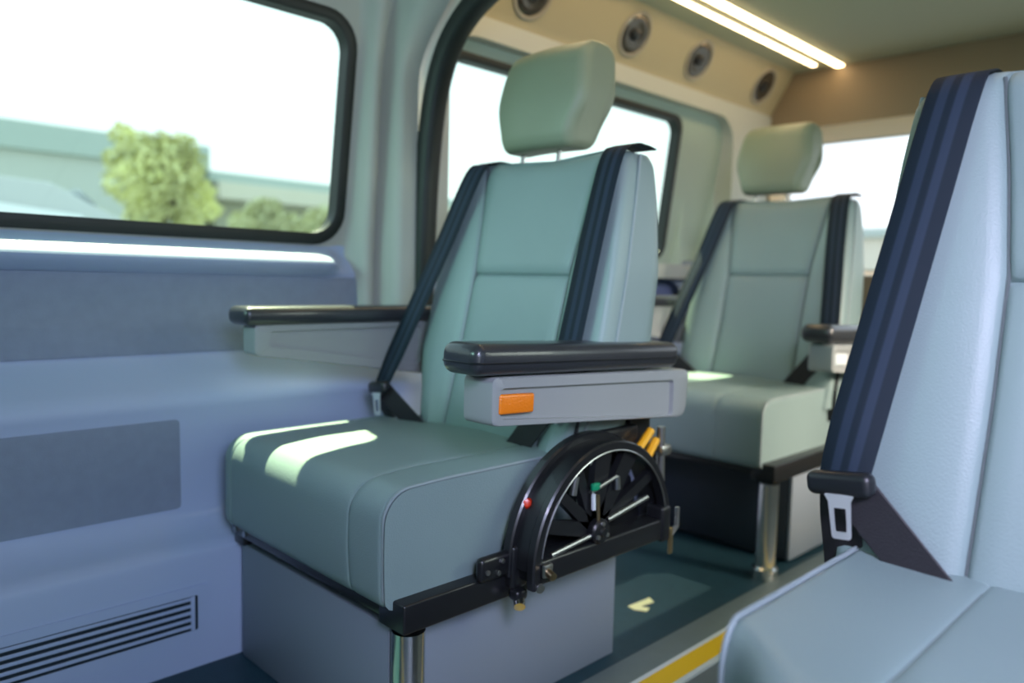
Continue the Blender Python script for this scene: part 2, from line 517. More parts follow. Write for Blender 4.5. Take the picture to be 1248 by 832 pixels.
    if base:
        bm = bmesh.new(); rbox(bm, base[0], base[1], .004, 2)
        bb = obj('base_box', bm, M[base[2]], t)
        if base[3]:
            bm = bmesh.new(); rbox(bm, *base[3], .003, 2); sp = obj('lit_side', bm, M['box'], bb); sp['label'] = 'side of the base box, coloured paler as if lit'  # aisle face coloured as if lit, box body dark as if shaded
    # armrests ---------------------------------------------------------------
    def panel(poly, inner, xo, xi, sgn):
        """side panel with a recessed field on the face at xo"""
        bm = bmesh.new()
        O = rpoly(poly, [.012, .02, .03, .014], 5); I = rpoly(inner, .010, 5); N = len(O)
        ins = []
        cy = sum(p[0] for p in O)/N; cz = sum(p[1] for p in O)/N
        sh = lambda q, d: (q[0]+(cy-q[0])*d, q[1]+(cz-q[1])*d*2.2)
        rows = [[Vector((xi, *sh(p, .02))) for p in O], [Vector((xi+.004*sgn, *p)) for p in O], [Vector((xo-.008*sgn, *p)) for p in O], [Vector((xo-.002*sgn, *sh(p, .007))) for p in O], [Vector((xo, *sh(p, .022))) for p in O],
                [Vector((xo, *p)) for p in I], [Vector((xo-.008*sgn, *sh(p, .008))) for p in I]]
        V = grid(bm, rows, closed_v=True)
        bm.faces.new(V[0]); bm.faces.new(V[-1])
        return bm
    if 'aisle' in armrests:
        xo, xi = .282, .212
        AT = Matrix.Translation(arm_off)
        def afx(bm):
            bmesh.ops.transform(bm, matrix=AT, verts=bm.verts[:]); return fx(bm)
        bm = panel([(.144, .630), (.697, .608), (.690, .510), (.144, .553)], [(.162, .612), (.640, .590), (.640, .518), (.162, .563)], xo, xi, 1)
        a = obj('armrest', afx(bm), M['plastic'], t, 35)
        bm = bmesh.new()
        S = Matrix.Translation((0, .100, .634)) @ Matrix.Rotation(math.radians(-2.0), 4, 'X')
        rbox(bm, (.203, 0, 0), (.292, .545, .050), .019, 5, S)
        pd = obj('armrest_pad', afx(bm), M['pad'], a)
        bm = bmesh.new(); lp = rrect(.2035, .2915, .0005, .5445, .017, 5)
        tube(bm, [S @ Vector((x, y, .020)) for x, y in lp], .0018, 5, closed=True); obj('pad_seam', afx(bm), M['plastic_dark'], pd)
        bm = bmesh.new(); rbox(bm, (xo-.006, .158, .569), (xo+.003, .236, .601), .004, 3, Matrix.Translation((0, .197, .585)) @ Matrix.Rotation(math.radians(-2.5), 4, 'X') @ Matrix.Translation((0, -.197, -.585)))
        obj('reflector', afx(bm), M['amber'] if mechanism else M['white'], a)
        bm = bmesh.new(); rbox(bm, (.16, .58, .42), (.225, .65, .58), .008, 3); obj('armrest_bracket', afx(bm), M['black_metal'], t)
    if 'wall' in armrests:
        xo, xi = -.318, -.372
        bm = panel([(.052, .680), (.52, .684), (.52, .545), (.052, .616)], [(.085, .664), (.47, .668), (.47, .575), (.085, .634)], xo, xi, 1)
        a = obj('armrest', fx(bm), M['plastic'], t, 35)
        bm = bmesh.new(); rbox(bm, (-.390, .026, .677), (-.304, .55, .715), .015, 4); obj('armrest_pad', fx(bm), M['pad'], a)
    if mechanism:
        mech(t)
    return t

def mech(t):
    """half-round folding mechanism on the aisle side"""
    cy, cz = .425, .300
    q = empty('folding_mechanism', (0, 0, 0)); q.parent = t
    def part(nm, bm, m, sharp=35): return obj(nm, bm, M[m], q, sharp)
    def band(r0, r1, x0, x1, a0, a1, ch=.003, n=48):
        bm = bmesh.new(); rows = []
        for k in range(n+1):
            a = math.radians(lerp(a0, a1, k/n))
            sec = [(x0, r0), (x0, r1-ch), (x0+ch, r1), (x1-ch, r1), (x1, r1-ch), (x1, r0)]
            rows.append([Vector((x, cy-r*math.cos(a), cz+r*math.sin(a))) for x, r in sec])
        V = grid(bm, rows, closed_v=True); bm.faces.new(V[0]); bm.faces.new(V[-1]); return bm
    part('outer_half_ring', band(.186, .206, .232, .252, -4, 184), 'black_metal')
    part('ring_web', band(.186, .193, .250, .284, 0, 180, .001), 'black_metal')
    part('inner_half_ring', band(.178, .197, .282, .300, -8, 188), 'black_metal')
    bm = bmesh.new(); tube(bm, [(.3005, cy-.180*math.cos(math.radians(k*4)), cz+.180*math.sin(math.radians(k*4))) for k in range(2, 44)], .0016, 6); part('ring_edge', bm, 'steel')
    HY, HZ = .399, .338
    bm = bmesh.new(); lathe(bm, [(0, .010), (.007, .010), (.009, .006), (.020, .004), (.023, 0), (.024, -.04), (0, -.04)], 24, aim((.300, HY, HZ), (1, 0, 0))); part('hub', bm, 'black_metal')
    for k in range(3):
        an = math.radians(90+120*k)
        bm = bmesh.new(); lathe(bm, [(0, .004), (.0042, .003), (.0042, 0)], 8, aim((.3045, HY+.0145*math.cos(an), HZ+.0145*math.sin(an)), (1, 0, 0))); part('bolt', bm, 'steel')
    for a, w0, w1 in ((14, .014, .011), (40, .012, .009), (66, .012, .010), (97, .016, .022), (128, .014, .020), (156, .012, .009)):
        d = Vector((0, -math.cos(math.radians(a)), math.sin(math.radians(a)))); sd = Vector((0, d.z, -d.y))
        L = .02
        while True:                      # run out to the ring
            p = Vector((0, HY, HZ))+d*L
            if (p.y-cy)**2+(p.z-cz)**2 > .183**2 or p.z < cz: break
            L += .004
        rows = []
        for tt in (.015, L*.5, L):
            w = lerp(w0, w1, tt/L); p = Vector((.282, HY, HZ))+d*tt
            rows.append([p+sd*w+Vector((.007, 0, 0)), p-sd*w+Vector((.007, 0, 0)), p-sd*w-Vector((.007, 0, 0)), p+sd*w-Vector((.007, 0, 0))])
        bm = bmesh.new(); V = grid(bm, rows, closed_v=True); bm.faces.new(V[0]); bm.faces.new(V[-1]); part('spoke', bm, 'black_metal')
    bm = bmesh.new()
    poly = rpoly([(.345, .43), (.40, .470), (.50, .465), (.555, .40), (.58, .33), (.50, .35), (.44, .40)], .014, 3)
    rows = [[Vector((x, y, z)) for y, z in poly] for x in (.236, .246)]
    V = grid(bm, rows, closed_v=True); bm.faces.new(V[0]); bm.faces.new(V[-1]); part('mechanism_plate', bm, 'black_metal')
    bm = bmesh.new()
    poly = rpoly([(.25, .285), (.60, .285), (.585, .345), (.47, .352), (.33, .335), (.262, .34)], .010, 3)
    rows = [[Vector((x, y, z)) for y, z in poly] for x in (.234, .244)]
    V = grid(bm, rows, closed_v=True); bm.faces.new(V[0]); bm.faces.new(V[-1]); part('mechanism_plate', bm, 'black_metal')
    for p0, p1, r, mm, nm in (((.292, .330, .415), (.294, .334, .447), .006, 'steel', 'rod'), ((.295, .374, .412), (.295, .446, .429), .0036, 'steel', 'linkage'), ((.295, .447, .429), (.295, .450, .405), .006, 'steel', 'linkage'),
                              ((.296, .392, .405), (.298, .394, .352), .0036, 'brass', 'rod'), ((.296, .380, .408), (.296, .382, .380), .0042, 'white', 'rod'), ((.294, .425, .352), (.294, .545, .372), .005, 'steel', 'rod'),
                              ((.294, .275, .322), (.294, .380, .333), .0045, 'steel', 'rod'), ((.290, .372, .462), (.290, .384, .474), .005, 'steel', 'rod')):
        bm = bmesh.new(); tube(bm, [p0, p1], r, 10); part(nm, bm, mm)
    bm = bmesh.new(); rbox(bm, (.293, .374, .414), (.301, .394, .428), .003, 2); part('green_clip', bm, 'green')
    bm = bmesh.new(); rbox(bm, (.252, .240, .279), (.300, .612, .320), .005, 3); part('base_rail', bm, 'black_metal')
    bm = bmesh.new(); rbox(bm, (.232, .224, .262), (.256, .262, .338), .007, 3); part('clamp', bm, 'black_metal')
    bm = bmesh.new(); rbox(bm, (.262, .588, .274), (.304, .618, .345), .007, 3); part('clamp', bm, 'black_metal')
    bm = bmesh.new(); rbox(bm, (.232, .158, .288), (.250, .236, .330), .010, 3); part('bracket', bm, 'black_metal')
    for y, z in ((.172, .306), (.196, .300), (.205, .318)):
        bm = bmesh.new(); lathe(bm, [(0, .004), (.0045, .003), (.0045, 0)], 8, aim((.250, y, z), (1, 0, 0))); part('bolt', bm, 'steel')
    bm = bmesh.new(); lathe(bm, [(0, .012), (.006, .011), (.010, .006), (.011, 0), (0, 0)], 14, aim((.246, .262, .404), (.75, -.6, .25))); part('red_reflector', bm, 'red')
    bm = bmesh.new(); rbox(bm, (.246, .222, .246), (.270, .250, .266), .007, 3); part('latch', bm, 'black_metal')
    bm = bmesh.new(); tube(bm, [(.256, .240, .252), (.272, .226, .240)], .010, 12); part('latch_pin', bm, 'chrome')
    bm = bmesh.new(); rbox(bm, (.298, .246, .292), (.308, .268, .316), .004, 2); part('latch', bm, 'steel')
    bm = bmesh.new(); tube(bm, [(.304, .256, .303), (.322, .252, .299)], .007, 12); part('latch_pin', bm, 'brass')
    bm = bmesh.new(); lathe(bm, [(0, .012), (.008, .011), (.009, 0), (0, 0)], 14, aim((.292, .246, .277), (1, -.2, -.2))); part('knob', bm, 'steel')
    bm = bmesh.new(); rbox(bm, (.300, .611, .246), (.307, .623, .300), .003, 2); part('lever', bm, 'brass')
    bm = bmesh.new(); tube(bm, [(.303, .620, .285), (.306, .634, .300), (.306, .634, .338)], .0045, 8); part('lever', bm, 'steel')
    for ya, za, yb, zb in ((.566, .447, .614, .487), (.596, .424, .634, .466)):
        bm = bmesh.new(); tube(bm, [(.250, ya, za), (.250, yb, zb)], .0085, 8); part('yellow_cable', bm, 'yellow')
    bm = bmesh.new(); tube(bm, [(.250, .654, .37), (.250, .648, .490)], .0085, 12); part('strut', bm, 'steel')
    bm = bmesh.new(); rbox(bm, (.243, .640, .430), (.262, .676, .452), .006, 2); part('strut_collar', bm, 'steel')
    bm = bmesh.new(); rbox(bm, (.17, .44, .455), (.232, .60, .50), .01, 3); part('hinge_block', bm, 'black_metal')

s1 = seat('passenger_seat', 'nearest full seat, grey-green vinyl, amber reflector on its armrest and half-round folding mechanism', -1.130, .655, 1, ('aisle', 'wall'), CA=.202, hw=HW_SLIM, mechanism=True,
          base=((-.326, .027, 0), (.182, .605, .236), 'box', None))
s2 = seat('passenger_seat', 'grey-green vinyl seat farther back, on a chrome leg in front of the rear window', -1.190, 1.850, 1, ('aisle', 'wall'), CA=.250, dz=.024, slider=(.246, .40, .585), arm_off=(.055, .07, -.026),
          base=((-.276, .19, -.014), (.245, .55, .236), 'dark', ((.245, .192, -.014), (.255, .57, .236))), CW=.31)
s3 = seat('passenger_seat', 'bluish grey vinyl seat at the right edge of the photo, striped belt and no armrest', -.084, .515, -1, (), CA=.249, round_front=True, cdz=.022, xts=.212, hw=HW_WIDE, slider=(.260, .364, .562),
          base=((-.28, .06, 0), (.20, .5, .236), 'box', None))

# ------------------------------------------------------------------ setting
WX = -1.70
def plate_hole(bm, axis, c, rect, hole, depth, n=6):
    """plate in plane axis=c with a rounded hole and a reveal going 'depth' along the axis. hole = list of 2D points (ccw)"""
    a0, a1, b0, b1 = rect
    def P(a, b, off=0): return Vector((c+off, a, b)) if axis == 'x' else Vector((a, c+off, b))
    N = len(hole); cx = sum(p[0] for p in hole)/N; cy = sum(p[1] for p in hole)/N
    out = []
    for (x, y) in hole:   # project on the outer rectangle from the hole's centre, matched per quadrant
        out.append(None)
    per = N//4
    corners = [(a1, b1), (a0, b1), (a0, b0), (a1, b0)]
    for q in range(4):
        X, Y = corners[q]
        for k in range(per):
            x, y = hole[q*per+k]; half = k/(per-1)
            # first half rides one side, second half the other
            if q == 0: p = (X, lerp(y, Y, min(1, half*2))) if half < .5 else (lerp(X, x, (half-.5)*2), Y)
            if q == 1: p = (lerp(x, X, min(1, half*2)), Y) if half < .5 else (X, lerp(Y, y, (half-.5)*2))
            if q == 2: p = (X, lerp(y, Y, min(1, half*2))) if half < .5 else (lerp(X, x, (half-.5)*2), Y)
            if q == 3: p = (lerp(x, X, min(1, half*2)), Y) if half < .5 else (X, lerp(Y, y, (half-.5)*2))
            out[q*per+k] = p
    rows = [[P(*p) for p in out], [P(*p) for p in hole]]
    sgn = 1 if depth > 0 else -1
    er = min(.012, abs(depth)*.4)
    sh = [((p[0]-cx)*(1-er*.0)+cx, (p[1]-cy)+cy) for p in hole]
    rows += [[P(*p, depth) for p in sh]]
    grid(bm, rows, closed_v=True)

def gasket(bm, axis, c, hole, inner, lo, hi):
    N = len(hole)
    def P(p, off): return Vector((c+off, *p)) if axis == 'x' else Vector((p[0], c+off, p[1]))
    mid = [((a[0]+b[0])/2, (a[1]+b[1])/2) for a, b in zip(hole, inner)]
    rows = [[P(p, lo) for p in hole], [P(p, hi*.7) for p in hole], [P(p, hi) for p in mid], [P(p, hi*.6) for p in inner], [P(p, lo) for p in inner]]
    grid(bm, rows, closed_u=True, closed_v=True)

def lean(bm, z0=.86, k=.13):
    for v in bm.verts: v.co.x += k*max(0, v.co.z-z0)
    return bm

def pane(bm, axis, c, poly):
    f = [bm.verts.new(Vector((c, *p)) if axis == 'x' else Vector((p[0], c, p[1]))) for p in poly]
    bm.faces.new(f)

# lower wall: one height field along the van, z up to the window zone
def wall_x(z):
    return interp([(0, -1.468), (.222, -1.468), (.236, -1.472), (.262, -1.525), (.285, -1.545), (.31, -1.552), (.49, -1.556), (.515, -1.552), (.532, -1.560), (.56, -1.600), (.592, -1.655), (.605, -1.668), (.70, -1.675), (.776, -1.678),
                   (.788, -1.655), (.800, -1.638), (.809, -1.632), (.816, -1.636), (.852, -1.700), (.860, -1.702)], z)
zs = sorted({0, .04, .22, .228, .236, .249, .262, .274, .285, .297, .31, .36, .42, .47, .49, .503, .515, .523, .532, .546, .56, .576, .592, .599, .605, .64, .70, .76, .776, .782, .788, .794, .800, .805, .809, .812, .816, .823, .828, .835, .842, .847, .852, .860})
bm = bmesh.new()
ys = [-1.2, -.6, 0, .3, .6, .8, 1.0, 1.015, 1.03, 1.045, 1.06, 1.075, 1.1, 1.2, 1.6, 2.2, 3.07]
rows = []
for y in ys:
    k = smooth((y-1.0)/.06)
    row = []
    for z in zs:
        x = wall_x(z)
        if z > .776: x = lerp(x, lerp(-1.674, -1.6995, smooth((z-.776)/.06)), k)    # the sill ledge fades out past the window
        row.append(Vector((x, y, z)))
    rows.append(row)
grid(bm, rows)
wl = struct(obj('wall_left', bm, M['wall'], None, 60), 'moulded pale blue-grey side wall below the windows')
# window bay plates
bm = bmesh.new()
h1 = rrect(-.62, 1.062, .856, 1.405, .085, 7)
plate_hole(bm, 'x', WX, (-1.2, 1.12, .850, 1.66), h1, -.03)
struct(obj('wall_left_upper', lean(bm), M['upper'], None, 60), 'pale trim around the near side window')
g1 = rrect(-.592, 1.036, .884, 1.379, .062, 7)
w1 = struct(empty('window_1'), 'large side window at the left, black rubber surround')
bm = bmesh.new(); gasket(bm, 'x', WX, h1, g1, -.03, .012); obj('window_frame', lean(bm), M['gasket'], w1, 60)
bm = bmesh.new(); pane(bm, 'x', WX-.018, rrect(-.61, 1.05, .868, 1.393, .07, 7)); obj('pane', lean(bm), M['glass'], w1)

# trim contour and pillar between the two side windows (plan section swept upwards)
sec = [(-1.700, 1.070), (-1.692, 1.082), (-1.668, 1.092), (-1.652, 1.100), (-1.646, 1.110), (-1.648, 1.124), (-1.668, 1.138), (-1.672, 1.146), (-1.655, 1.152), (-1.625, 1.162), (-1.607, 1.170), (-1.600, 1.182), (-1.600, 1.225)]
bm = bmesh.new(); rows = []
def curl(z):   # the contour leans and curls in towards the roof
    return smooth((z-1.28)/.34)
for k in range(31):
    z = lerp(.60, 1.72, k/30); row = []
    for i, (x, y) in enumerate(sec):
        c = curl(z); w = i/(len(sec)-1)
        row.append(Vector((x+.24*c*w*w+.13*max(0, z-.86)*(1-w), y-.02*c*(1-w), z)))
    rows.append(row)
grid(bm, rows)
struct(obj('trim_1', bm, M['upper'], None, 60), 'moulded pillar trim between the two side windows')

# bow with the black rubber seal
arch = [(-1.603, .55), (-1.601, .77), (-1.592, 1.0), (-1.574, 1.16), (-1.548, 1.27), (-1.505, 1.355), (-1.44, 1.415), (-1.36, 1.455), (-1.25, 1.50), (-1.1, 1.545), (-.85, 1.58), (-.5, 1.59), (.4, 1.59)]
def spline(pts, n=5):
    P = [Vector(p) for p in pts]; out = []
    for i in range(len(P)-1):
        p0, p1, p2, p3 = P[max(i-1, 0)], P[i], P[i+1], P[min(i+2, len(P)-1)]
        for k in range(n):
            t = k/n; out.append(.5*((2*p1)+(p2-p0)*t+(2*p0-5*p1+4*p2-p3)*t*t+(3*p1-p0-3*p2+p3)*t**3))
    return out+[P[-1]]
A = spline(arch)
bm = bmesh.new()
rows = []
for i, p in enumerate(A):
    t = (A[min(i+1, len(A)-1)]-A[max(i-1, 0)]).normalized(); n = Vector((t.y, -t.x))   # towards the inside
    if n.x < 0 and i < 30: n = -n
    rows.append([Vector((p.x+n.x*o, y, p.y+n.y*o)) for o, y in ((-.02, 1.222), (.012, 1.222), (.022, 1.232), (.022, 1.268), (.012, 1.278), (-.02, 1.278))])
grid(bm, rows)
struct(obj('trim_2', bm, M['gasket'], None, 60), 'black rubber seal arching up between the windows')
bm = bmesh.new(); rows = []
for i, p in enumerate(A):
    out = Vector((-1.78, p.y, 0)) if p.x < -1.5 else Vector((lerp(-1.78, p.x, min(1, (p.x+1.5)/.3)), 1.75, 0))
    if p.x >= -1.5: q = (lerp(-1.78, p.x, min(1, (p.x+1.5)/.25)), lerp(p.y, 1.72, min(1, (p.x+1.56)/.15)))
    else: q = (-1.78, p.y)
    rows.append([Vector((p.x-.004, 1.240, p.y+.004)), Vector((q[0], 1.240, q[1]))])
grid(bm, rows)
struct(obj('trim_3', bm, M['upper'], None, 60), 'bulkhead bow behind the black seal')

# rear bay: inner lining with the window recess
LX = -1.585
bm = bmesh.new()
hr = rrect(1.316, 2.77, .852, 1.432, [.10, .10, .10, .10], 7)
plate_hole(bm, 'x', LX, (1.25, 3.07, .80, 1.497), hr, -.115)
struct(obj('wall_left_rear', bm, M['upper'], None, 60), 'pale lining around the farther side window')
bm = bmesh.new()
h2 = rrect(1.335, 2.475, .872, 1.398, .055, 7); g2 = rrect(1.357, 2.452, .892, 1.376, .045, 7)
plate_hole(bm, 'x', WX, (1.27, 2.80, .84, 1.45), h2, -.03)
struct(obj('wall_left_recess', lean(bm), M['recess'], None, 60), 'recessed surface around the farther side window')
w2 = struct(empty('window_2'), 'farther side window behind the nearest headrest')
bm = bmesh.new(); gasket(bm, 'x', WX, h2, g2, -.03, .012); obj('window_frame', lean(bm), M['gasket'], w2, 60)
bm = bmesh.new(); pane(bm, 'x', WX-.018, rrect(1.345, 2.462, .882, 1.387, .05, 7)); obj('pane', lean(bm), M['glass'], w2)
bm = bmesh.new()   # vertical fold in the recess, rear of the window
rows = [[Vector((x, y, z)) for x, y in ((-1.70, 2.53), (-1.672, 2.545), (-1.668, 2.57), (-1.690, 2.585), (-1.692, 2.70), (-1.66, 2.768))] for z in (.845, .95, 1.1, 1.3, 1.44)]
grid(bm, rows); struct(obj('trim_4', bm, M['recess'], None, 50), 'folded pillar trim behind the farther side window')
bm = bmesh.new()   # rounded sill moulding at the recess foot
rows = []
for k in range(16):
    y = lerp(2.42, 3.06, k/15); h = .80+.075*smooth((y-2.42)/.2)
    rows.append([Vector((-1.70, y, h+.0)), Vector((-1.62, y, h-.004)), Vector((-1.580, y, h-.03)), Vector((-1.575, y, h-.12)), Vector((-1.60, y, .60))])
grid(bm, rows); struct(obj('trim_5', bm, M['insert'], None, 60), 'dark rounded sill below the farther pillar')

# cove with the round fittings, ceiling
bm = bmesh.new()
cv = [(-1.585, 1.490), (-1.583, 1.500), (-1.576, 1.514), (-1.503, 1.640), (-1.494, 1.650), (-1.48, 1.655)]
grid(bm, [[Vector((x, y, z)) for x, z in cv] for y in (1.26, 1.8, 2.4, 3.08)])
struct(obj('trim_6', bm, M['cove'], None, 50), 'sloping cove panel carrying round fittings below the ceiling')
bm = bmesh.new()
rbox(bm, (-1.485, -1.2, 1.652), (.50, 3.10, 1.70), 0)
rbox(bm, (-1.80, -1.2, 1.66), (-1.485, 3.10, 1.70), 0)
struct(obj('ceiling', bm, M['ceil'], None), 'grey-green ceiling lining')

# rear wall with its window
RY = 3.07
bm = bmesh.new()
hw3 = rrect(-1.575, .32, .83, 1.425, [.09]*4, 7)
plate_hole(bm, 'y', RY, (-1.80, .50, 0, 1.70), hw3, .10)
struct(obj('wall_rear', bm, M['header'], None, 60), 'brownish rear wall and header above the rear window')
bm = bmesh.new(); rows = []
hi_ = rrect(-1.573, .318, .832, 1.423, [.09]*4, 7); ho_ = rrect(-1.54, .29, .85, 1.372, [.06]*4, 7)
rows = [[Vector((p[0], RY-.004, p[1])) for p in hi_], [Vector((p[0], RY+.02, p[1])) for p in [((a[0]*.6+b[0]*.4), (a[1]*.6+b[1]*.4)) for a, b in zip(hi_, ho_)]], [Vector((p[0], RY+.12, p[1])) for p in ho_]]
grid(bm, rows, closed_v=True); struct(obj('trim_7', bm, M['reveal'], None, 60), 'reveal around the rear window, tan for the warm light on it')
w3 = struct(empty('window_3'), 'bright rear window')
bm = bmesh.new(); gasket(bm, 'y', RY+.11, rrect(-1.55, .30, .84, 1.382, [.06]*4, 7), rrect(-1.535, .285, .856, 1.370, [.05]*4, 7), .0, -.006); obj('window_frame', bm, M['upper'], w3)
bm = bmesh.new(); pane(bm, 'y', RY+.125, rrect(-1.55, .30, .84, 1.38, [.06]*4, 7)); obj('pane', bm, M['glass_rear'], w3)

# right wall behind the near seat, with a window
bm = bmesh.new()
h4 = rrect(.80, 2.7, .85, 1.40, .08, 7)
plate_hole(bm, 'x', .46, (.35, 3.07, 0, 1.70), h4, .03)
struct(obj('wall_right', bm, M['upper'], None, 60), 'pale right side wall behind the seats')
w4 = struct(empty('window_4'), 'right side window')
bm = bmesh.new(); gasket(bm, 'x', .46, h4, rrect(.825, 2.675, .875, 1.375, .06, 7), .03, -.012); obj('window_frame', bm, M['gasket'], w4)
bm = bmesh.new(); pane(bm, 'x', .478, rrect(.81, 2.69, .86, 1.39, .07, 7)); obj('pane', bm, M['glass'], w4)

bm = bmesh.new()
plate_hole(bm, 'y', -1.2, (-1.80, .50, 0, 1.70), rrect(-1.6, .34, 1.0, 1.56, [.12]*4, 7), -.03)
struct(obj('wall_front', bm, M['upper'], None, 60), 'cab end behind the camera')
w5 = struct(empty('window_5'), 'windscreen behind the camera')
bm = bmesh.new(); pane(bm, 'y', -1.215, rrect(-1.59, .33, 1.01, 1.55, [.12]*4, 7)); obj('pane', bm, M['windscreen'], w5)
bm = bmesh.new(); rbox(bm, (-1.46, -.42, 0), (-.30, -.38, 1.08), .01, 2); struct(obj('wall_shade_screen', bm, M['dark']), 'unseen dark screen added to shade the low seat fronts')  # added light blocker, keeps front light off the low faces
bm = bmesh.new(); rbox(bm, (.44, -1.2, 0), (.48, -.22, 1.66), 0); struct(obj('wall_right_front', bm, M['upper']), 'right side wall ahead of the open sliding door')

# floor, step edge with its stripes
bm = bmesh.new(); rbox(bm, (-1.80, -1.2, -.06), (-.914, 3.07, 0), 0); struct(obj('floor', bm, M['floor']), 'dark blue-green vinyl floor')
bm = bmesh.new(); rbox(bm, (-.778, -1.2, -.06), (.50, 3.07, -.001), 0); struct(obj('floor_aisle', bm, M['floor2']), 'grey floor on the door side')
bm = bmesh.new(); rbox(bm, (-.914, -1.2, -.05), (-.846, 3.07, .003), .002, 2); struct(obj('trim_8', bm, M['nosing']), 'grey step nosing')
bm = bmesh.new(); rbox(bm, (-.846, -1.2, -.05), (-.836, 3.07, .004), 0); rbox(bm, (-.790, -1.2, -.05), (-.778, 3.07, .004), 0); struct(obj('trim_9', bm, M['white']), 'thin white lines beside the yellow stripe')
bm = bmesh.new(); rbox(bm, (-.836, -1.2, -.05), (-.790, 3.07, .0035), 0); struct(obj('trim_10', bm, M['yline']), 'yellow warning stripe on the step edge')
bm = bmesh.new()
ar = [(-1.067, 1.470), (-1.046, 1.466), (-1.020, 1.482), (-1.026, 1.502), (-1.046, 1.492), (-1.040, 1.540), (-1.062, 1.552)]
rows = [[Vector((x, y, z)) for x, y in ar] for z in (.0005, .0022)]
V = grid(bm, rows, closed_v=True); bm.faces.new(V[-1])
tag(obj('floor_arrow', bm, M['arrow']), 'small pale yellow bent arrow mark stuck on the dark floor', 'floor marking')

# insert panels on the wall
def wall_insert(name, y0, y1, z0, z1, r, x_off, lab):
    bm = bmesh.new()
    O = rrect(y0, y1, z0, z1, r, 6); I = rrect(y0+.008, y1-.008, z0+.007, z1-.007, max(.004, r-.006), 6)
    rows = [[Vector((wall_x(z)-.004, y, z)) for y, z in O], [Vector((wall_x(z)+x_off*.6, y, z)) for y, z in O], [Vector((wall_x(z)+x_off, y, z)) for y, z in I]]
    V = grid(bm, rows, closed_v=True); bm.faces.new(V[-1])
    return struct(obj(name, bm, M['insert'], None, 60), lab)
wall_insert('trim_11', -1.1, .598, .303, .484, .009, .004, 'grey upholstered insert low on the side wall')
wall_insert('trim_12', -1.1, 1.105, .607, .776, .012, .006, 'grey upholstered insert under the near side window')

# air grille low on the wall
gr = empty('air_grille', (-1.468, 0, 0), label='long slatted air grille low on the left wall', cat='air grille')
bm = bmesh.new()
O = rrect(-.75, .622, .056, .167, .010, 5); I = rrect(-.72, .596, .078, .148, .003, 5)
rows = [[Vector((0, *p)) for p in O], [Vector((.003, *p)) for p in O], [Vector((.0035, *p)) for p in I], [Vector((-.006, *p)) for p in I]]
grid(bm, rows, closed_v=True); obj('grille_frame', bm, M['wall'], gr, 30)
bm = bmesh.new(); rbox(bm, (.0006, -.722, .077), (.0012, .598, .149), 0); obj('grille_cavity', bm, M['cavity'], gr)
bm = bmesh.new()
for k in range(5):
    z = .0855+.0138*k
    vs = [Vector((.0012, y, z+.0045)) for y in (-.718, .585)]; rbox(bm, (.0012, -.718, z-.0012), (.0045, .584, z+.0055), .0012, 2)
rbox(bm, (.0012, .582, .079), (.005, .590, .147), .001, 2)
obj('slat', bm, M['wall'], gr)

# LED strips
for (nm, x, w, yend, lab) in (('led_strip', -1.372, .020, 2.985, 'thinner warm LED strip light, nearer the side windows'), ('led_strip', -1.300, .032, 3.055, 'wider brighter warm LED strip light, farther from the side windows')):
    r_ = empty(nm, (x, 0, 1.652), label=lab, cat='strip light', group='ceiling LED strips')
    bm = bmesh.new(); rbox(bm, (-w/2-.004, 1.35, -.004), (w/2+.004, yend+.004, 0), .001, 1); obj('channel', bm, M['upper'], r_)
    bm = bmesh.new(); rbox(bm, (-w/2, 1.354, -.011), (w/2, yend, -.004), .003, 2); obj('diffuser', bm, M['led'], r_)

# round fittings in the cove
nrm = Vector((.126, 0, -.073)).normalized()
for y, lab in ((1.575, 'round cove fitting nearest the camera, cut by the top of the photo'), (2.045, 'round cove fitting, second from the front, right above the nearest headrest'), (2.425, 'round cove fitting, third from the front'), (2.905, 'small dark round cove fitting nearest the rear wall')):
    r_ = empty('round_fitting', (-1.5395, y, 1.577), label=lab, cat='ceiling fitting', group='round fittings along the cove')
    q = aim((0, 0, 0), nrm)
    bm = bmesh.new(); lathe(bm, [(.074, -.004), (.074, .003), (.070, .006), (.063, .005), (.060, -.002), (.059, -.004)], 36, q); obj('bezel', bm, M['bezel'], r_, 30)
    bm = bmesh.new(); lathe(bm, [(.062, .000), (.056, .0025), (.048, .006), (.036, .002), (.026, .0012), (0, .001)], 36, q)
    obj('dish', bm, M['vent'], r_, 50)
    bm = bmesh.new(); lathe(bm, [(.020, .001), (.019, .008), (.012, .012), (0, .012)], 24, q); obj('centre_cap', bm, M['plastic_dark'], r_, 30)

# ------------------------------------------------------------------ outside
GZ = -.55
bm = bmesh.new(); rbox(bm, (-90, -60, GZ-.2), (60, 90, GZ), 0)
struct(obj('ground', bm, M['ground']), 'pale concrete yard outside')
b = empty('long_building', (-20, 0, GZ), label='long pale mint building with a flat roof beyond the near side window', cat='building')
bm = bmesh.new(); rbox(bm, (-6, -25, 0), (0, 8.4, 3.95), 0); obj('wall', bm, M['bld'], b)
bm = bmesh.new(); rbox(bm, (-6.1, -25.1, 3.95), (.15, 8.5, 4.58), .02, 1); obj('roof', bm, M['bld_band'], b)
b = empty('low_shed', (-20, 0, GZ), label='low flat-roofed shed with a cream fascia right of the tree', cat='building')
bm = bmesh.new(); rbox(bm, (-5, 8.9, 0), (-.5, 24, 3.3), 0); obj('wall', bm, M['shed'], b)
bm = bmesh.new(); rbox(bm, (-5.2, 8.6, 3.75), (-.2, 24.2, 4.02), .02, 1); obj('roof', bm, M['bld_band'], b)
bm = bmesh.new(); rbox(bm, (-5.1, 8.8, 3.3), (0, 24.1, 3.75), .02, 1); obj('fascia', bm, M['fascia'], b)
b = empty('rear_building', (-4.0, 26, GZ), label='faint pale building seen through the rear window', cat='building')
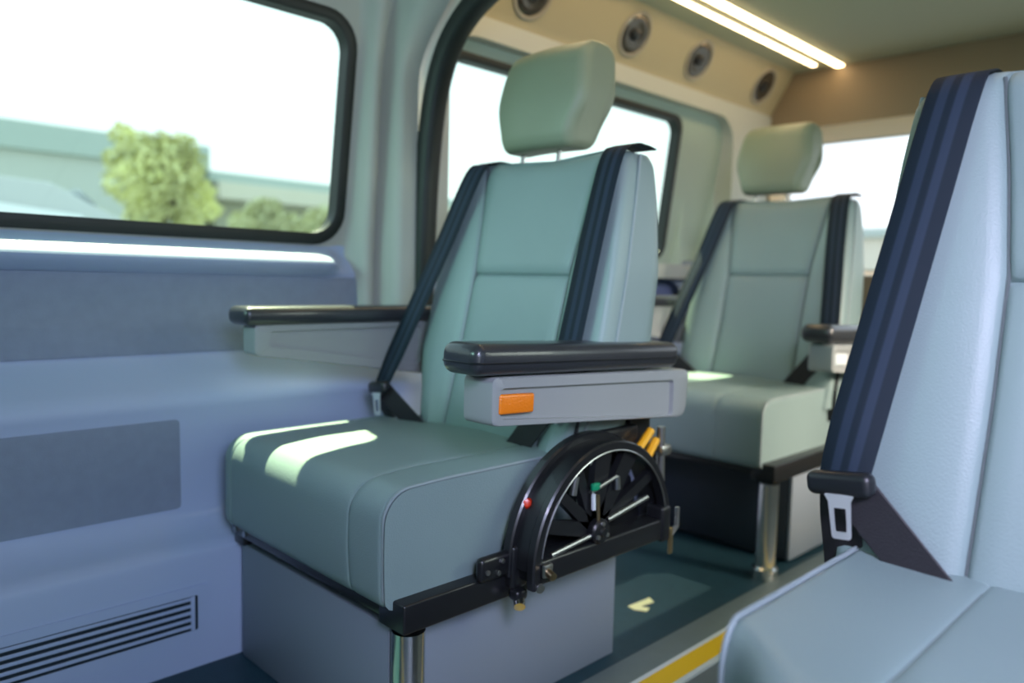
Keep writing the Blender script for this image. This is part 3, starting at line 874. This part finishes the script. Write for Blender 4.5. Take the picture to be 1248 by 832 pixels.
bm = bmesh.new(); rbox(bm, (-9, 0, 0), (4, 6, 3.0), 0); obj('wall', bm, M['fascia'], b)
bm = bmesh.new(); rbox(bm, (-9.2, -.2, 3.0), (4.2, 6.2, 3.3), .02, 1); obj('roof', bm, M['bld_band'], b)

def foliage(bm, blobs, n, s):
    for _ in range(n):
        c, r = random.choices(blobs, [q[1]**2 for q in blobs])[0]
        d = Vector((random.gauss(0, 1), random.gauss(0, 1), random.gauss(0, 1))).normalized()
        p = Vector(c)+d*r*random.uniform(.55, 1.05)
        u = Vector((random.gauss(0, 1), random.gauss(0, 1), random.gauss(0, 1))).normalized(); w = u.orthogonal().normalized()
        k = s*random.uniform(.7, 1.3)
        bm.faces.new([bm.verts.new(p+q) for q in (u*k, w*k*.5, -u*k, -w*k*.5)])
tr = empty('tree', (-12, 4.35, GZ), label='bushy yellow-green tree in front of the long building', cat='tree')
bm = bmesh.new(); tube(bm, [(0, 0, 0), (.03, .02, 1.2), (0, 0, 2.4)], [.10, .08, .05], 8)
for e in ((.3, .35, 3.0), (-.2, -.35, 2.9), (0, .1, 3.2)): tube(bm, [(.02, .01, 1.9), e], [.05, .02], 6)
obj('trunk', bm, M['bark'], tr)
bm = bmesh.new(); foliage(bm, [((0, -.28, 3.02), .34), ((.1, .10, 3.10), .33), ((0, .42, 2.98), .28), ((0, .05, 2.75), .50), ((.1, -.52, 2.62), .30), ((0, .62, 2.55), .24), ((-.1, -.45, 3.28), .20), ((0, .40, 3.26), .17), ((0, .1, 2.35), .42), ((.05, .42, 2.22), .28), ((0, -.22, 2.15), .28), ((.1, .75, 2.30), .16), ((0, -.62, 2.95), .14)], 3600, .062)
obj('crown', bm, M['leaf'], tr)
for (x, y, r, h, lab) in ((-13.7, 6.9, .42, 2.75, 'pale rounded bush right of the tree outside'), (-14.6, 8.7, .5, 2.8, 'pale rounded bush by the lower right of the near window'), (-14.2, 10.4, .6, 2.6, 'pale rounded bush beyond the pillar')):
    o = empty('bush', (x, y, GZ), label=lab, cat='bush', group='bushes outside')
    bm = bmesh.new(); foliage(bm, [((0, 0, h-r), r), ((.1, -.4, h-r*1.4), r*.8), ((0, .45, h-r*1.4), r*.8), ((0, 0, .4), r)], 2200, .09); obj('leaves', bm, M['bush'], o)
    bm = bmesh.new(); tube(bm, [(0, 0, 0), (0, 0, h-r)], [.06, .03], 6); obj('stem', bm, M['bark'], o)

# parked car
car = empty('car', (-7.0, 1.08, GZ), label='white parked car, roof and windscreen just above the window edge', cat='car')
bm = bmesh.new()
body = [(-2.1, .35), (-2.15, .8), (-2.0, 1.05), (-1.3, 1.12), (1.0, 1.12), (1.9, .98), (2.15, .7), (2.1, .35)]
cab = [(-1.75, 1.10), (-1.2, 1.72), (-.3, 1.93), (.45, 1.90), (.95, 1.66), (1.35, 1.10)]
for poly, hw, tp in ((body, .9, .0), (cab, .78, .12)):
    P_ = rpoly(poly, .10, 4)
    rows = []
    for k, x in ((0, -1), (1, -.92), (2, .92), (3, 1)):
        sc_ = .97 if k in (0, 3) else 1
        cyy = sum(p[0] for p in P_)/len(P_); czz = sum(p[1] for p in P_)/len(P_)
        rows.append([Vector((x*(hw-tp*max(0, (z-1.1)/.8)), cyy+(y-cyy)*sc_, czz+(z-czz)*sc_)) for y, z in P_])
    V = grid(bm, rows, closed_v=True); bm.faces.new(V[0]); bm.faces.new(V[-1])
obj('body', bm, M['car'], car); car.scale = (1.03, 1.03, 1.03)
bm = bmesh.new()
f = [bm.verts.new(p) for p in ((.66, 1.36, 1.13), (-.66, 1.36, 1.13), (-.56, .62, 1.86), (.56, .62, 1.86))]; bm.faces.new(f)
for v in bm.verts: v.co.y += .03; v.co.z += .02
obj('windscreen', bm, M['glarepane'], car)
for s in (-1, 1):
    bm = bmesh.new(); f = [bm.verts.new(p) for p in ((s*.785, -1.4, 1.16), (s*.785, 1.1, 1.16), (s*.715, .62, 1.68), (s*.705, -.2, 1.76), (s*.715, -1.05, 1.66))]; bm.faces.new(f)
    obj('side_window', bm, M['glarepane'], car)
    for y in (-1.35, 1.35):
        bm = bmesh.new(); lathe(bm, [(0, -.1), (.28, -.1), (.33, -.06), (.33, .06), (.28, .1), (0, .1)], 24, aim((s*.80, y, .33), (1, 0, 0))); obj('wheel', bm, M['tyre'], car)

# ------------------------------------------------------------------ light
sc = bpy.context.scene
w = bpy.data.worlds.new('World'); sc.world = w; w.use_nodes = True
nt = w.node_tree; bg = nt.nodes['Background']
tc = nt.nodes.new('ShaderNodeTexCoord'); sp_ = nt.nodes.new('ShaderNodeSeparateXYZ'); nt.links.new(tc.outputs['Generated'], sp_.inputs[0])
cr = nt.nodes.new('ShaderNodeValToRGB'); nt.links.new(sp_.outputs[2], cr.inputs[0])
cr.color_ramp.elements[0].position = 0; cr.color_ramp.elements[0].color = (.98, .99, 1, 1)
cr.color_ramp.elements[1].position = .7; cr.color_ramp.elements[1].color = (.62, .80, 1, 1)
nt.links.new(cr.outputs[0], bg.inputs['Color'])
bg.inputs['Strength'].default_value = 1.7

sun = bpy.data.lights.new('sun', 'SUN'); sun.energy = 1.3; sun.angle = .009; sun.color = (1, .95, .84)
so = bpy.data.objects.new('sun', sun); C.objects.link(so)
d = Vector((.43, -.22, -.87)); so.rotation_euler = d.to_track_quat('-Z', 'Y').to_euler()

def spot(name, target, dist, rad, e):
    l = bpy.data.lights.new(name, 'SPOT'); l.energy = e; l.color = (1, .87, .55); l.shadow_soft_size = .06
    l.spot_size = 2*math.atan(rad/dist); l.spot_blend = .15
    o = bpy.data.objects.new(name, l); C.objects.link(o); o.location = Vector(target)-d.normalized()*dist
    o.rotation_euler = d.to_track_quat('-Z', 'Y').to_euler()
spot('sun_spot_near', (-1.66, .45, 1.1), 14, .85, 62000)  # added spot lamp in place of full sun on the near seat
spot('sun_spot_far', (-1.66, 2.62, 1.1), 14, .42, 62000)  # second added spot, sun stand-in for the far seat only

def area(name, loc, target, sx, sy, e, col):
    l = bpy.data.lights.new(name, 'AREA'); l.shape = 'RECTANGLE'; l.size = sx; l.size_y = sy; l.energy = e; l.color = col
    o = bpy.data.objects.new(name, l); C.objects.link(o); o.location = loc
    o.rotation_euler = (Vector(target)-Vector(loc)).to_track_quat('-Z', 'Y').to_euler()
    return o
area('door_fill', (.95, -.10, 1.50), (-.5, .9, .4), .8, .7, 24, (.47, .62, 1.0))  # added bluish fill lamp for sky light at the open door
ds_ = area('near_seat_fill', (.72, -.30, 1.52), (-.12, .86, .70), .5, .4, 6.5, (.80, .72, 1.0))  # added narrow fill lamp to brighten the right-hand seat
ds_.data.spread = math.radians(62)
wl_ = area('seat_back_fill', (-1.15, -1.05, 1.40), (-1.22, 1.2, .72), 1.0, .30, 1.8, (.50, 1.0, .86))  # added teal fill lamp inside the cab end, aimed at the seat backs
wl_.data.spread = math.radians(52)
area('right_side_fill', (1.0, 2.1, 1.35), (-1.0, 1.9, .5), 1.4, .7, 24, (1.0, .88, .84))  # added warm-white fill lamp outside the unseen right window
area('warm_top_fill', (-.95, 1.3, 1.63), (-1.0, 1.3, 0), .25, 1.8, 2.6, (1.0, .68, .34))  # added warm fill under the ceiling, no fitting modelled there
rl_ = area('far_seat_fill', (1.05, 2.35, 1.30), (-.94, 2.1, .36), .3, .3, 5.2, (1.0, .64, .56))  # added narrow lamp to brighten the far seat's aisle side
rl_.data.spread = math.radians(40)

# ------------------------------------------------------------------ camera
cam = bpy.data.cameras.new('camera'); co = bpy.data.objects.new('camera', cam); C.objects.link(co)
F = 932.38; yaw, pit, rol = math.radians(45.3218), math.radians(-4.58097), math.radians(1.38075)
fw = Vector((-math.sin(yaw)*math.cos(pit), math.cos(yaw)*math.cos(pit), math.sin(pit)))
rt = Vector((math.cos(yaw), math.sin(yaw), 0)); up = rt.cross(fw)
R2 = rt*math.cos(rol)+up*math.sin(rol); U2 = R2.cross(fw)
co.matrix_world = Matrix(((R2.x, U2.x, -fw.x, 0), (R2.y, U2.y, -fw.y, 0), (R2.z, U2.z, -fw.z, .78), (0, 0, 0, 1)))
cam.sensor_width = 36; cam.lens = F/1248*36; cam.clip_start = .02; cam.clip_end = 300
cam.dof.use_dof = True; cam.dof.focus_distance = 1.08; cam.dof.aperture_fstop = 2.2
sc.camera = co
sc.view_settings.view_transform = 'Standard'; sc.view_settings.look = 'None'
sc.view_settings.exposure = 0.0
try: sc.cycles.use_denoising = True
except Exception: pass
sc.cycles.max_bounces = 8
